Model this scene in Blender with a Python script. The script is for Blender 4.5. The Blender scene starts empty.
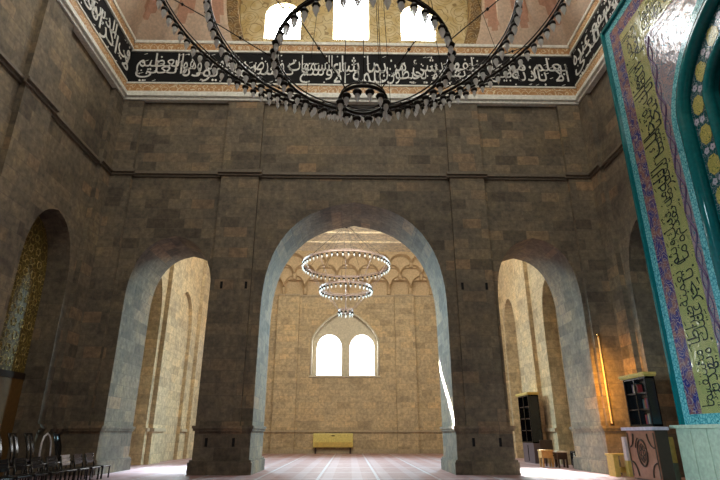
import bpy, bmesh, math, random, unicodedata
from math import sin, cos, tan, pi, radians, sqrt, atan2
from mathutils import Vector, Matrix
random.seed(7)
C = bpy.context.scene.collection
scn = bpy.context.scene

# ------------------------------------------------------------------ camera, light, exposure
cam = bpy.data.cameras.new('camera'); cam.sensor_width = 36; cam.lens = 518/720*36; cam.clip_end = 500
co = bpy.data.objects.new('camera', cam); C.objects.link(co); scn.camera = co
co.location = (0, 0, 1.4)
co.rotation_euler = (radians(90+20.5), 0, -0.01808)
scn.view_settings.view_transform = 'Standard'; scn.view_settings.look = 'None'
scn.view_settings.gamma = 1; scn.view_settings.use_curve_mapping = False
scn.view_settings.exposure = 0.0
w = bpy.data.worlds.new('sky'); scn.world = w; w.use_nodes = True
w.node_tree.nodes['Background'].inputs[0].default_value = (.85, .93, 1, 1)
w.node_tree.nodes['Background'].inputs[1].default_value = 1.5

def area(name, loc, target, sx, sy, power, col):
    l = bpy.data.lights.new(name, 'AREA'); l.shape = 'RECTANGLE'; l.size = sx; l.size_y = sy
    l.energy = power; l.color = col
    o = bpy.data.objects.new(name, l); C.objects.link(o); o.location = loc
    o.rotation_euler = (Vector(target)-Vector(loc)).to_track_quat('-Z', 'Y').to_euler()
    return o
# assumed daylight from above the prayer hall, no dome windows built, then lights with no visible source
area('assumed_dome_daylight', (0, 8, 24.6), (0, 9, 0), 9, 9, 850, (.95, .96, .86))
area('tympanum_fill', (0, 3, 21.5), (0, 21, 21.5), 9, 2.5, 700, (1, .95, .84))  # added fill that brightens the tympanum and pendentives, not a drum window
area('behind_camera_light', (0, -2.6, 6), (0, 20, 8), 6, 8, 40, (.80, .93, 1))  # weak cool light from behind the camera; the wall there is closed
area('tile_panel_fill', (-10.1, 7.5, 2.6), (10.4, 15.6, 1.6), 2.5, 3.5, 135, (.62, .90, 1)).data.spread = radians(42)  # added cool fill for the lower tile panel and plinth; no doorway there
# assumed rear hall daylight, with no roof light or side windows built, plus an added uplight
area('assumed_roof_daylight', (0, 28, 14.8), (0, 37, 0), 12, 4, 1300, (1, .93, .78))
area('ceiling_uplight', (0, 24.6, 13.2), (0, 40, 15.6), 14, 1.5, 800, (1, .92, .74))  # added uplight brightening the rear ceiling and muqarnas, not a clerestory
for nm, x in (('assumed_left_daylight', -9.5), ('assumed_right_daylight', 9.7)):
    area(nm, (x, 36.0, 12.5), (-x*.5, 23, 0), 5, 3, 1550, (.55, .88, 1)).data.spread = radians(75)
def beam(name, loc, target, along, sx, sy, power, col, spread):
    o = area(name, loc, target, sx, sy, power, col); o.data.spread = radians(spread)
    z = (Vector(loc)-Vector(target)).normalized(); x = Vector(along); x = (x-z*x.dot(z)).normalized(); y = z.cross(x)
    o.rotation_euler = Matrix((x, y, z)).transposed().to_euler(); return o
# added narrow-spread area lights shaping the sun streak and floor patches; no windows there
beam('added_sun_sliver', (-9.2, 36, 9), (3.96, 22.1, 3.0), (0, 3, 2.6), 2.9, .09, 420, (1, .98, .92), 1.0)
beam('added_left_floor_patch', (-8.6, 39, 9), (-7.9, 23.5, 0), (1, 0, 0), 3.0, 1.6, 110, (.78, .86, 1), 14)
beam('added_sun_patch', (9.4, 39, 9), (8.4, 21.6, 0), (1, 0, 0), 3.4, 1.0, 330, (1, .97, .93), 9)

# ------------------------------------------------------------------ helpers
def link(name, me, m, parent=None):
    o = bpy.data.objects.new(name, me); C.objects.link(o)
    if m is not None:
        for mm in (m if isinstance(m, (list, tuple)) else [m]): me.materials.append(mm)
    if parent is not None:
        o.parent = parent
        o.location = -(parent.matrix_basis.translation) if parent.get('_abs') else (0, 0, 0)
    return o
class MB:
    """collects shapes for one mesh, world or local coordinates"""
    def __init__(s): s.bm = bmesh.new(); s.mi = 0; s.sm = False
    def faces(s, vs, fs):
        v = [s.bm.verts.new(p) for p in vs]
        for f in fs:
            try:
                q = s.bm.faces.new([v[i] for i in f]); q.material_index = s.mi; q.smooth = s.sm
            except ValueError: pass
        return s
    def box(s, x0, y0, z0, x1, y1, z1):
        p = [(x, y, z) for x in (x0, x1) for y in (y0, y1) for z in (z0, z1)]
        return s.faces(p, [(0,1,3,2),(4,6,7,5),(0,4,5,1),(2,3,7,6),(0,2,6,4),(1,5,7,3)])
    def prism(s, poly, fn, d0, d1):
        """poly = 2D outline, fn(a, b, d) -> 3D"""
        n = len(poly)
        a = [fn(p[0], p[1], d0) for p in poly]; b = [fn(p[0], p[1], d1) for p in poly]
        return s.faces(a+b, [tuple(range(n)), tuple(range(2*n-1, n-1, -1))] + [(i, i+n, (i+1) % n+n, (i+1) % n) for i in range(n)])
    def tube(s, pts, r, n=8, closed=False):
        pts = [Vector(p) for p in pts]; N = len(pts); sm = s.sm; s.sm = True; rings = []
        for i, p in enumerate(pts):
            t = (pts[(i+1) % N]-pts[i-1]) if closed else (pts[min(i+1, N-1)]-pts[max(i-1, 0)])
            t.normalize(); u = t.cross(Vector((0, 0, 1)))
            if u.length < .05: u = t.cross(Vector((0, 1, 0)))
            u.normalize(); v = t.cross(u)
            rr = r[i] if isinstance(r, (list, tuple)) else r
            rings += [p+u*(rr*cos(2*pi*k/n))+v*(rr*sin(2*pi*k/n)) for k in range(n)]
        f = []
        for i in range(N if closed else N-1):
            j = (i+1) % N
            f += [(i*n+k, i*n+(k+1) % n, j*n+(k+1) % n, j*n+k) for k in range(n)]
        if not closed: f += [tuple(range(n-1, -1, -1)), tuple((N-1)*n+k for k in range(n))]
        s.faces(rings, f); s.sm = sm; return s
    def lathe(s, prof, n=10, c=(0, 0, 0), sy=1):
        sm = s.sm; s.sm = True; v = []; f = []
        for r, z in prof: v += [(c[0]+r*cos(2*pi*k/n), c[1]+r*sy*sin(2*pi*k/n), c[2]+z) for k in range(n)]
        for i in range(len(prof)-1):
            f += [(i*n+k, i*n+(k+1) % n, (i+1)*n+(k+1) % n, (i+1)*n+k) for k in range(n)]
        f += [tuple(range(n-1, -1, -1)), tuple((len(prof)-1)*n+k for k in range(n))]
        s.faces(v, f); s.sm = sm; return s
    def build(s, name, m, parent=None, bevel=0):
        bmesh.ops.recalc_face_normals(s.bm, faces=s.bm.faces)
        me = bpy.data.meshes.new(name); s.bm.to_mesh(me); s.bm.free()
        o = link(name, me, m, parent)
        if bevel:
            b = o.modifiers.new('bevel', 'BEVEL'); b.width = bevel; b.segments = 2; b.limit_method = 'ANGLE'
        return o
def tag(o, label=None, cat=None, group=None, kind=None):
    if label: o['label'] = label
    if cat: o['category'] = cat
    if group: o['group'] = group
    if kind: o['kind'] = kind
    return o
def thing(name, loc, rz, label, cat, group=None):
    o = bpy.data.objects.new(name, None); C.objects.link(o); o.location = loc; o.rotation_euler = (0, 0, rz)
    return tag(o, label, cat, group)
def copy_tree(o, parent=None):
    c = o.copy(); C.objects.link(c)
    if parent: c.parent = parent
    for ch in [x for x in bpy.data.objects if x.parent == o]: copy_tree(ch, c)
    return c

# ------------------------------------------------------------------ materials
def newmat(name):
    m = bpy.data.materials.new(name); m.use_nodes = True
    nt = m.node_tree; return m, nt, nt.nodes['Principled BSDF']
def N(nt, t, **k):
    n = nt.nodes.new(t)
    for a, b in k.items(): setattr(n, a, b)
    return n
def ramp(nt, fac, stops, interp='LINEAR'):
    r = N(nt, 'ShaderNodeValToRGB'); r.color_ramp.interpolation = interp
    e = r.color_ramp.elements
    while len(e) < len(stops): e.new(.5)
    for i, (p, c) in enumerate(stops): e[i].position = p; e[i].color = (*c, 1)
    nt.links.new(fac, r.inputs[0]); return r.outputs[0]
def mixc(nt, mode, f, a, b):
    m = N(nt, 'ShaderNodeMix', data_type='RGBA', blend_type=mode)
    for i, v in ((0, f), (6, a), (7, b)):
        if hasattr(v, 'links') or isinstance(v, bpy.types.NodeSocket): nt.links.new(v, m.inputs[i])
        elif i: m.inputs[i].default_value = (*v, 1)
        else: m.inputs[0].default_value = v
    return m.outputs[2]
def math_(nt, op, a, b=None, c=None):
    m = N(nt, 'ShaderNodeMath', operation=op)
    for i, v in enumerate((a, b, c)):
        if v is None: continue
        if isinstance(v, bpy.types.NodeSocket): nt.links.new(v, m.inputs[i])
        else: m.inputs[i].default_value = v
    return m.outputs[0]
def plain(name, col, rough=.5, metal=0, emit=None, es=0, spec=None):
    m, nt, b = newmat(name)
    no = N(nt, 'ShaderNodeTexNoise'); no.inputs['Scale'].default_value = 9; no.inputs['Detail'].default_value = 3
    tc = N(nt, 'ShaderNodeNewGeometry'); nt.links.new(tc.outputs['Position'], no.inputs['Vector'])
    c = ramp(nt, no.outputs[0], [(.3, tuple(x*.82 for x in col)), (.7, tuple(min(1, x*1.12) for x in col))])
    nt.links.new(c, b.inputs['Base Color'])
    b.inputs['Roughness'].default_value = rough; b.inputs['Metallic'].default_value = metal
    if emit: b.inputs['Emission Color'].default_value = (*emit, 1); b.inputs['Emission Strength'].default_value = es
    return m
def wall_uv(nt):
    """(along wall, height) from the position, whichever way the face looks"""
    g = N(nt, 'ShaderNodeNewGeometry'); p = N(nt, 'ShaderNodeSeparateXYZ'); nt.links.new(g.outputs['Position'], p.inputs[0])
    n = N(nt, 'ShaderNodeSeparateXYZ'); nt.links.new(g.outputs['True Normal'], n.inputs[0])
    ax = math_(nt, 'GREATER_THAN', math_(nt, 'ABSOLUTE', n.outputs[0]), .7)
    ay = math_(nt, 'GREATER_THAN', math_(nt, 'ABSOLUTE', n.outputs[1]), .5)
    # faces looking along Y: u = x; all others: u = y
    u = N(nt, 'ShaderNodeMix', data_type='FLOAT'); nt.links.new(ay, u.inputs[0]); nt.links.new(p.outputs[1], u.inputs[2]); nt.links.new(p.outputs[0], u.inputs[3])
    az = math_(nt, 'GREATER_THAN', math_(nt, 'ABSOLUTE', n.outputs[2]), .7)
    v = N(nt, 'ShaderNodeMix', data_type='FLOAT'); nt.links.new(az, v.inputs[0]); nt.links.new(p.outputs[2], v.inputs[2]); nt.links.new(p.outputs[0], v.inputs[3])
    c = N(nt, 'ShaderNodeCombineXYZ'); nt.links.new(u.outputs[0], c.inputs[0]); nt.links.new(v.outputs[0], c.inputs[1])
    return c.outputs[0], g.outputs['Position']
def stone(name, stops, mortar, bw=1.15, bh=.5, blot=.5, rough=.75, mfac=.5, sblot=.5):
    m, nt, b = newmat(name)
    uv, pos = wall_uv(nt)
    def brick(w_, h_, off):
        br = N(nt, 'ShaderNodeTexBrick'); nt.links.new(uv, br.inputs['Vector'])
        br.inputs['Color1'].default_value = (0, 0, 0, 1); br.inputs['Color2'].default_value = (1, 1, 1, 1); br.inputs['Mortar'].default_value = (.5, .5, .5, 1)
        br.inputs['Scale'].default_value = 1; br.inputs['Mortar Size'].default_value = .011; br.inputs['Mortar Smooth'].default_value = .3
        br.inputs['Brick Width'].default_value = w_; br.inputs['Row Height'].default_value = h_; br.offset = off; br.squash = .8; br.squash_frequency = 3
        return br
    b1 = brick(bw, bh, .43)
    no = N(nt, 'ShaderNodeTexNoise'); nt.links.new(pos, no.inputs['Vector']); no.inputs['Scale'].default_value = .45; no.inputs['Detail'].default_value = 6; no.inputs['Roughness'].default_value = .65
    nf = N(nt, 'ShaderNodeTexNoise'); nt.links.new(pos, nf.inputs['Vector']); nf.inputs['Scale'].default_value = 5; nf.inputs['Detail'].default_value = 8; nf.inputs['Roughness'].default_value = .7
    base = ramp(nt, b1.outputs[0], stops)
    ns = N(nt, 'ShaderNodeTexNoise'); nt.links.new(pos, ns.inputs['Vector']); ns.inputs['Scale'].default_value = 1.7; ns.inputs['Detail'].default_value = 5; ns.inputs['Roughness'].default_value = .75
    base = mixc(nt, 'MULTIPLY', sblot, base, ramp(nt, ns.outputs[0], [(.34, (.66, .64, .66)), (.5, (1, 1, 1)), (.66, (1.35, 1.32, 1.1))]))
    c = mixc(nt, 'MULTIPLY', blot, base, ramp(nt, no.outputs[0], [(.3, (.5, .5, .52)), (.5, (1, .97, .92)), (.7, (1.5, 1.35, 1.05))]))
    c = mixc(nt, 'MULTIPLY', .8, c, ramp(nt, nf.outputs[0], [(.32, (.5, .5, .5)), (.68, (1.5, 1.45, 1.35))]))
    c = mixc(nt, 'MIX', math_(nt, 'MULTIPLY', b1.outputs[1], mfac), c, mortar)
    nt.links.new(c, b.inputs['Base Color']); b.inputs['Roughness'].default_value = rough
    bp = N(nt, 'ShaderNodeBump'); bp.inputs['Strength'].default_value = .35; bp.inputs['Distance'].default_value = .03
    hgt = math_(nt, 'SUBTRACT', nf.outputs[0], math_(nt, 'MULTIPLY', b1.outputs[1], 1.0))
    nt.links.new(hgt, bp.inputs['Height']); nt.links.new(bp.outputs[0], b.inputs['Normal'])
    return m
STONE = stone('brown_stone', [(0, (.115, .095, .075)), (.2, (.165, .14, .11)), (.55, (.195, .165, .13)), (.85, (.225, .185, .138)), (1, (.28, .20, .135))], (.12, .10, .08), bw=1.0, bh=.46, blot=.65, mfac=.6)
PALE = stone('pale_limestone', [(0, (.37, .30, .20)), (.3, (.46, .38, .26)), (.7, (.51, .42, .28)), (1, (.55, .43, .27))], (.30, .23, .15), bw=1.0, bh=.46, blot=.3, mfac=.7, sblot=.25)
ROOF = stone('ceiling_stone', [(0, (.72, .64, .5)), (1, (.8, .73, .6))], (.42, .33, .22), bw=6, bh=1.3, blot=.2)
MUQ = plain('carved_limestone', (.55, .42, .26), .8)
TRIM = plain('stone_moulding', (.19, .155, .115), .6)
TRIMP = plain('pale_stone_moulding', (.42, .34, .23), .6)
PLASTER = plain('cream_plaster', (.62, .57, .44), .6)
CREAM = plain('painted_moulding', (.92, .92, .84), .5)
PALEMETAL = plain('pale_rose_metal', (.42, .33, .32), .35, .5)
PINK = plain('pink_plaster', (.66, .44, .32), .75)
BLACKW = plain('black_lacquer', (.012, .012, .014), .18)
DARKW = plain('dark_wood', (.035, .018, .012), .3)
CARVED = plain('reddish_carved_wood', (.30, .13, .08), .35)
LIGHTW = plain('light_wood', (.55, .33, .12), .4)
YELLOWW = plain('yellow_painted_wood', (.62, .45, .12), .45)
LILAC = plain('pale_lilac_board', (.55, .50, .62), .4)
IRON = plain('black_iron', (.02, .016, .013), .4, .6)
CHROME = plain('chrome', (.8, .8, .82), .15, 1)
WHITEP = plain('white_enamel', (.85, .82, .88), .25)
CALLIG = plain('white_script', (.88, .88, .86), .5)
BLACKP = plain('black_band', (.006, .006, .008), .9)
ACW = plain('cream_plastic', (.72, .62, .20), .35)
MARBLE = plain('greenish_marble', (.50, .60, .48), .3)
SCREEN = plain('dark_glass', (.015, .02, .025), .08)
GOLDL = plain('brass', (.75, .5, .2), .25, 1)

def glass_bulb(name):
    m, nt, b = newmat(name)
    b.inputs['Base Color'].default_value = (.9, .9, .86, 1); b.inputs['Roughness'].default_value = .12
    b.inputs['Alpha'].default_value = .7; b.inputs['Coat Weight'].default_value = 1; b.inputs['Coat Roughness'].default_value = .05
    no = N(nt, 'ShaderNodeTexNoise'); no.inputs['Scale'].default_value = 14
    g = N(nt, 'ShaderNodeNewGeometry'); nt.links.new(g.outputs['Position'], no.inputs['Vector'])
    nt.links.new(ramp(nt, no.outputs[0], [(.35, (.8,)*3), (.65, (1,)*3)]), b.inputs['Base Color'])
    tr = N(nt, 'ShaderNodeBsdfTranslucent'); tr.inputs[0].default_value = (1, 1, .97, 1); mx = N(nt, 'ShaderNodeMixShader'); mx.inputs[0].default_value = .6
    nt.links.new(b.outputs[0], mx.inputs[1]); nt.links.new(tr.outputs[0], mx.inputs[2]); nt.links.new(mx.outputs[0], nt.nodes['Material Output'].inputs[0])
    return m
GLASS = glass_bulb('clear_glass')
def pane(name, s):
    m, nt, b = newmat(name)
    b.inputs['Base Color'].default_value = (.8, .85, .9, 1); b.inputs['Roughness'].default_value = .2
    b.inputs['Emission Color'].default_value = (.93, .97, 1, 1); b.inputs['Emission Strength'].default_value = s
    no = N(nt, 'ShaderNodeTexNoise'); no.inputs['Scale'].default_value = 2
    g = N(nt, 'ShaderNodeNewGeometry'); nt.links.new(g.outputs['Position'], no.inputs['Vector'])
    nt.links.new(ramp(nt, no.outputs[0], [(.3, (.86, .93, 1)), (.7, (1, 1, 1))]), b.inputs['Emission Color'])
    return m
PANE = pane('bright_window_glass', 26.0)
PANE2 = pane('bright_rear_window_glass', 9.0)

def pattern(name, scale, stops, feature='DISTANCE_TO_EDGE', rough=.3, warp=.0, extra=None, bump=0, axis='yz'):
    """ornament: cells of a voronoi on the surface coordinates"""
    m, nt, b = newmat(name)
    g = N(nt, 'ShaderNodeNewGeometry')
    vec = g.outputs['Position']
    if warp:
        no = N(nt, 'ShaderNodeTexNoise'); no.inputs['Scale'].default_value = scale*.6; nt.links.new(vec, no.inputs['Vector'])
        mx = N(nt, 'ShaderNodeVectorMath', operation='MULTIPLY_ADD'); nt.links.new(no.outputs['Color'], mx.inputs[0]); mx.inputs[1].default_value = (warp,)*3; nt.links.new(vec, mx.inputs[2]); vec = mx.outputs[0]
    v = N(nt, 'ShaderNodeTexVoronoi', feature=feature); v.inputs['Scale'].default_value = scale; nt.links.new(vec, v.inputs['Vector'])
    c = ramp(nt, v.outputs['Distance'], stops, 'LINEAR')
    if extra:
        v2 = N(nt, 'ShaderNodeTexVoronoi', feature='F1'); v2.inputs['Scale'].default_value = extra[0]; nt.links.new(vec, v2.inputs['Vector'])
        c = mixc(nt, 'MIX', ramp(nt, v2.outputs['Distance'], [(extra[1], (1, 1, 1)), (extra[1]+.06, (0, 0, 0))]), c, extra[2])
    nt.links.new(c, b.inputs['Base Color']); b.inputs['Roughness'].default_value = rough
    if bump:
        bp = N(nt, 'ShaderNodeBump'); bp.inputs['Strength'].default_value = bump; bp.inputs['Distance'].default_value = .02
        no = N(nt, 'ShaderNodeTexNoise'); no.inputs['Scale'].default_value = 7; no.inputs['Detail'].default_value = 4; nt.links.new(g.outputs['Position'], no.inputs['Vector'])
        nt.links.new(no.outputs[0], bp.inputs['Height']); nt.links.new(bp.outputs[0], b.inputs['Normal'])
    return m
GOLDBAND = pattern('gold_scroll_border', 7, [(.03, (.30, .16, .06)), (.10, (.55, .38, .18)), (.3, (.60, .45, .24))], warp=.15, rough=.5)
TYMP = pattern('gold_arabesque_plaster', 2.2, [(.015, (.20, .13, .05)), (.05, (.50, .36, .14)), (.2, (.62, .46, .20))], warp=.5, rough=.55, extra=(4.5, .10, (.74, .66, .48)))
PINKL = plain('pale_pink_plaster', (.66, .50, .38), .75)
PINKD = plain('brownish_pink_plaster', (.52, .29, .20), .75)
ARCHB = pattern('dark_gold_arch_ornament', 3.2, [(.03, (.07, .03, .01)), (.1, (.26, .14, .04)), (.3, (.30, .17, .05))], warp=.3, rough=.5, extra=(3.2, .14, (.5, .42, .28)))
LATT = pattern('gilded_lattice', 4.2, [(.02, (.6, .48, .22)), (.06, (.10, .065, .015)), (.3, (.17, .11, .02))], warp=.1, rough=.4, extra=(4.2, .12, (.62, .5, .22)))
T_TEAL = plain('teal_glazed_moulding', (.005, .16, .18), .12)
T_TURQ = pattern('turquoise_tile', 9, [(.02, (.03, .22, .28)), (.09, (.14, .48, .56)), (.3, (.24, .58, .62))], warp=.1, rough=.15, extra=(6, .14, (.01, .12, .16)), bump=.3)
T_BLUE = pattern('blue_and_amber_tile', 5, [(.03, (.02, .02, .14)), (.14, (.05, .04, .20)), (.3, (.34, .17, .10))], warp=.35, rough=.15, extra=(9, .12, (.30, .26, .30)), bump=.3)
T_YELL = pattern('yellow_green_spiral_tile', 6.5, [(.01, (.05, .09, .04)), (.05, (.26, .27, .11)), (.3, (.30, .30, .14))], warp=.35, rough=.15, bump=.35)
T_FLOR = pattern('mauve_floral_tile', 5.5, [(.03, (.05, .14, .22)), (.10, (.20, .15, .22)), (.3, (.30, .22, .26))], warp=.5, rough=.12, extra=(7, .12, (.03, .18, .24)), bump=.45)
T_MED = pattern('dark_teal_floral_tile', 7, [(.02, (.25, .32, .36)), (.06, (.01, .07, .09)), (.3, (.01, .09, .10))], warp=.4, rough=.15, extra=(8, .10, (.30, .32, .40)), bump=.3)
T_SCRIPT = plain('dark_script_glaze', (.012, .03, .035), .25)
T_VINE = plain('violet_vine_glaze', (.12, .07, .16), .25)

def carpet():
    m, nt, b = newmat('prayer_carpet')
    g = N(nt, 'ShaderNodeNewGeometry'); s = N(nt, 'ShaderNodeSeparateXYZ'); nt.links.new(g.outputs['Position'], s.inputs[0])
    def line(v, per, off, wd):
        f = math_(nt, 'FRACT', math_(nt, 'MULTIPLY_ADD', v, 1/per, off)); d = math_(nt, 'ABSOLUTE', math_(nt, 'SUBTRACT', f, .5))
        return math_(nt, 'LESS_THAN', d, wd/per/2)
    lx = line(s.outputs[0], 2.0, .03, .10); lx2 = line(s.outputs[0], 1.0, .25, .35)
    ly = line(s.outputs[1], 3.0, .2, .16)
    no = N(nt, 'ShaderNodeTexNoise'); no.inputs['Scale'].default_value = 3; no.inputs['Detail'].default_value = 6; nt.links.new(g.outputs['Position'], no.inputs['Vector'])
    c = ramp(nt, no.outputs[0], [(.3, (.28, .14, .14)), (.7, (.40, .25, .26))])
    c = mixc(nt, 'MIX', math_(nt, 'MULTIPLY', lx2, .45), c, (.46, .36, .40))
    c = mixc(nt, 'MIX', math_(nt, 'MULTIPLY', math_(nt, 'MAXIMUM', lx, ly), .8), c, (.50, .50, .56))
    nt.links.new(c, b.inputs['Base Color']); b.inputs['Roughness'].default_value = .42
    return m
CARPET = carpet()
def scroll(name, scale, freq, base, line, base2, rough=.4, thin=.3, warp=.25, bump=0, coat=0, jit=.8):
    m, nt, b = newmat(name); g = N(nt, 'ShaderNodeNewGeometry'); vec = g.outputs['Position']
    no = N(nt, 'ShaderNodeTexNoise'); no.inputs['Scale'].default_value = scale*1.3; nt.links.new(vec, no.inputs['Vector'])
    mx = N(nt, 'ShaderNodeVectorMath', operation='MULTIPLY_ADD'); nt.links.new(no.outputs['Color'], mx.inputs[0]); mx.inputs[1].default_value = (warp,)*3; nt.links.new(vec, mx.inputs[2])
    v = N(nt, 'ShaderNodeTexVoronoi', feature='F1'); v.inputs['Scale'].default_value = scale; v.inputs['Randomness'].default_value = jit; nt.links.new(mx.outputs[0], v.inputs['Vector'])
    sn = math_(nt, 'ABSOLUTE', math_(nt, 'SINE', math_(nt, 'MULTIPLY', v.outputs['Distance'], freq)))
    c = mixc(nt, 'MIX', ramp(nt, no.outputs[0], [(.4, (0, 0, 0)), (.6, (1, 1, 1))]), base, base2)
    c = mixc(nt, 'MIX', ramp(nt, sn, [(thin*.6, (1, 1, 1)), (thin, (0, 0, 0))]), c, line)
    nt.links.new(c, b.inputs['Base Color']); b.inputs['Roughness'].default_value = rough
    b.inputs['Coat Weight'].default_value = coat; b.inputs['Coat Roughness'].default_value = .07
    if bump:
        bp = N(nt, 'ShaderNodeBump'); bp.inputs['Strength'].default_value = bump; bp.inputs['Distance'].default_value = .02
        n2 = N(nt, 'ShaderNodeTexNoise'); n2.inputs['Scale'].default_value = 6; n2.inputs['Detail'].default_value = 4; nt.links.new(g.outputs['Position'], n2.inputs['Vector'])
        nt.links.new(n2.outputs[0], bp.inputs['Height']); nt.links.new(bp.outputs[0], b.inputs['Normal']); nt.links.new(bp.outputs[0], b.inputs['Coat Normal'])
    return m
TYMP = scroll('gold_arabesque_plaster', 1.3, 16, (.62, .46, .20), (.36, .24, .10), (.74, .62, .36), .55, .28)
ARCHB = scroll('dark_gold_arch_ornament', 1.9, 14, (.30, .17, .05), (.5, .40, .24), (.16, .09, .03), .5, .3)
GOLDBAND = scroll('gold_scroll_border', 2.4, 14, (.62, .36, .17), (.80, .68, .48), (.50, .26, .11), .5, .42, jit=.2)
T_YELL = scroll('yellow_green_spiral_tile', 3.0, 26, (.38, .40, .15), (.12, .17, .07), (.44, .42, .17), .15, .42, .1, .8, 1)
T_FLOR = scroll('mauve_floral_tile', 2.6, 15, (.28, .24, .30), (.05, .17, .25), (.36, .26, .28), .15, .36, .3, .9, 1)
T_BLUE = scroll('blue_and_amber_tile', 2.6, 14, (.03, .04, .20), (.36, .30, .32), (.26, .13, .12), .15, .36, .3, .3, .6)
T_ROUND = scroll('yellow_roundel_tile', 3.5, 26, (.50, .44, .12), (.05, .13, .05), (.60, .50, .16), .2, .55, .3)
T_PETAL = plain('pale_violet_petal_glaze', (.50, .50, .62), .25)
LATT = scroll('gilded_lattice', 2.6, 15, (.10, .065, .015), (.42, .31, .10), (.15, .10, .02), .4, .3, .05, jit=.1)

# ------------------------------------------------------------------ setting
X0, X1, D, D2, FAR = -10.65, 10.72, 20.6, 23.6, 42.0
HX0, HX1 = -9.95, 10.15
def struct(mb, name, m, bevel=0): return tag(mb.build(name, m, None, bevel), kind='structure')
fb = MB(); fb.box(-12.3, -3.5, -.3, 12.4, FAR+.4, 0); struct(fb, 'floor', CARPET)

def arch_pts(xc, w, zs, zt, n=14, e=2.6, z0=0.0, point=.03):
    L = []
    for i in range(n+1):
        u = 1-i/n
        uu = sin(u*pi/2)
        z = zs+(zt-zs)*((max(0, 1-uu**e))**(1/e))*(1-(.09*uu if e > 2.1 else 0))
        L.append((xc-w*uu, z))
    L[-1] = (xc, zt+.006*(zt-zs))
    R = [(2*xc-x, z) for x, z in reversed(L[:-1])]
    return [(xc-w, z0)]+L+R+[(xc+w, z0)]
FN_Y = lambda a, b, d: (a, d, b)      # outline in x,z; depth along y
FN_X = lambda a, b, d: (d, a, b)      # outline in y,z; depth along x

# nave wall with three pointed arches, pilasters
A_C = arch_pts(.14, 3.82, 5.8, 10.93, 18)
A_L = arch_pts(-7.5, 1.74, 6.3, 9.3)
A_R = arch_pts(7.83, 1.74, 6.3, 9.3)
outline = [(-12.2, 0)]+A_L+A_C+A_R+[(12.3, 0), (12.3, 16), (-12.2, 16)]
wb = MB(); wb.prism(outline, FN_Y, D+.2, D2)
PIL = [(X0, -9.72), (-5.76, -4.12), (4.38, 5.9), (9.72, X1)]
for a, b in PIL: wb.box(a-(.2 if a == X0 else 0), D, 1.5, b+(.2 if b == X1 else 0), D+.22, 16.0)
for a, b in ((X0-.2, -9.24), (-5.76, -3.68), (3.96, 6.09), (9.57, X1+.2)): wb.box(a, D, 0, b, D+.22, 1.6)
struct(wb, 'wall_back', STONE)
wb = MB(); wb.box(-12.2, D+.2, 16.0, 12.3, D2, 19.46); struct(wb, 'wall_back_upper', STONE)

# string course, dado and plinth on the nave wall
def profile_run(mb, fn, a, b, z, s, d, base):
    """moulding: three stacked fillets standing s proud of base; d=+-1 outwards"""
    for z0, z1, q in ((-.14, -.04, .45), (-.04, .05, 1), (.05, .12, .7)):
        p0, p1 = sorted((base, base+d*s*q)); 
        if fn == 'y': mb.box(a, p0, z+z0, b, p1, z+z1)
        else: mb.box(p0, a, z+z0, p1, b, z+z1)
t = MB()
seg = [(X0, -9.72, 1), (-9.72, -5.76, 0), (-5.76, -4.12, 1), (-4.12, 4.38, 0), (4.38, 5.9, 1), (5.9, 9.72, 0), (9.72, X1, 1)]
for a, b, p in seg:
    e = .15 if p else 0
    profile_run(t, 'y', a-e, b+e, 12.25, .17, -1, D if p else D+.2)
struct(t, 'trim_1', TRIM)
t = MB()
for a, b in ((X0, -9.24), (-5.76, -3.68), (3.96, 6.09), (9.57, X1)):
    t.box(a-.06, D-.07, 1.49, b+.06, D2+.02, 1.58); t.box(a-.10, D-.11, 1.58, b+.10, D2+.04, 1.68)
    t.box(a-.12, D-.13, 0, b+.12, D2+.04, .42); t.box(a-.08, D-.09, .42, b+.08, D2+.03, .5)
struct(t, 'trim_2', STONE)
# little square sockets in pairs on the piers
t = MB()
for x in (-5.3, -4.3, 4.6, 5.6):
    for z in (1.1, 7.1): t.box(x-.05, D-.012, z-.15, x+.05, D+.1, z+.15)
struct(t, 'trim_3', BLACKP)

# side walls of the prayer hall, each with a blind arch near the corner
def side_wall(name, xin, s):
    """s=-1 left wall, +1 right wall"""
    b = MB()
    A = arch_pts(17.8, 1.5, 6.3, 9.15); A2 = arch_pts(2.2, 1.5, 6.3, 9.15)
    ol = [(-3.2, 0)]+A2+A+[(D+.2, 0), (D+.2, 16), (-3.2, 16)]
    lo, hi = sorted((xin+s*.2, xin+s*1.15)); b.prism(ol, FN_X, lo, hi)
    lo, hi = sorted((xin+s*1.15, xin+s*1.6)); b.box(lo, -3.2, 0, hi, D+.2, 16)
    lo, hi = sorted((xin, xin+s*.22))
    for y0, y1 in ((19.7, D), (14.25, 15.85), (4.15, 5.75), (-.6, .3)): b.box(lo, y0, 0, hi, y1, 16.0)
    lo, hi = sorted((xin+s*.2, xin+s*1.6)); u = MB(); u.box(lo, -3.2, 16, hi, D+.2, 19.46); struct(u, name+'_upper', STONE)
    return struct(b, name, STONE)
side_wall('wall_left', X0, -1); side_wall('wall_right', X1, 1)
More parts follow.
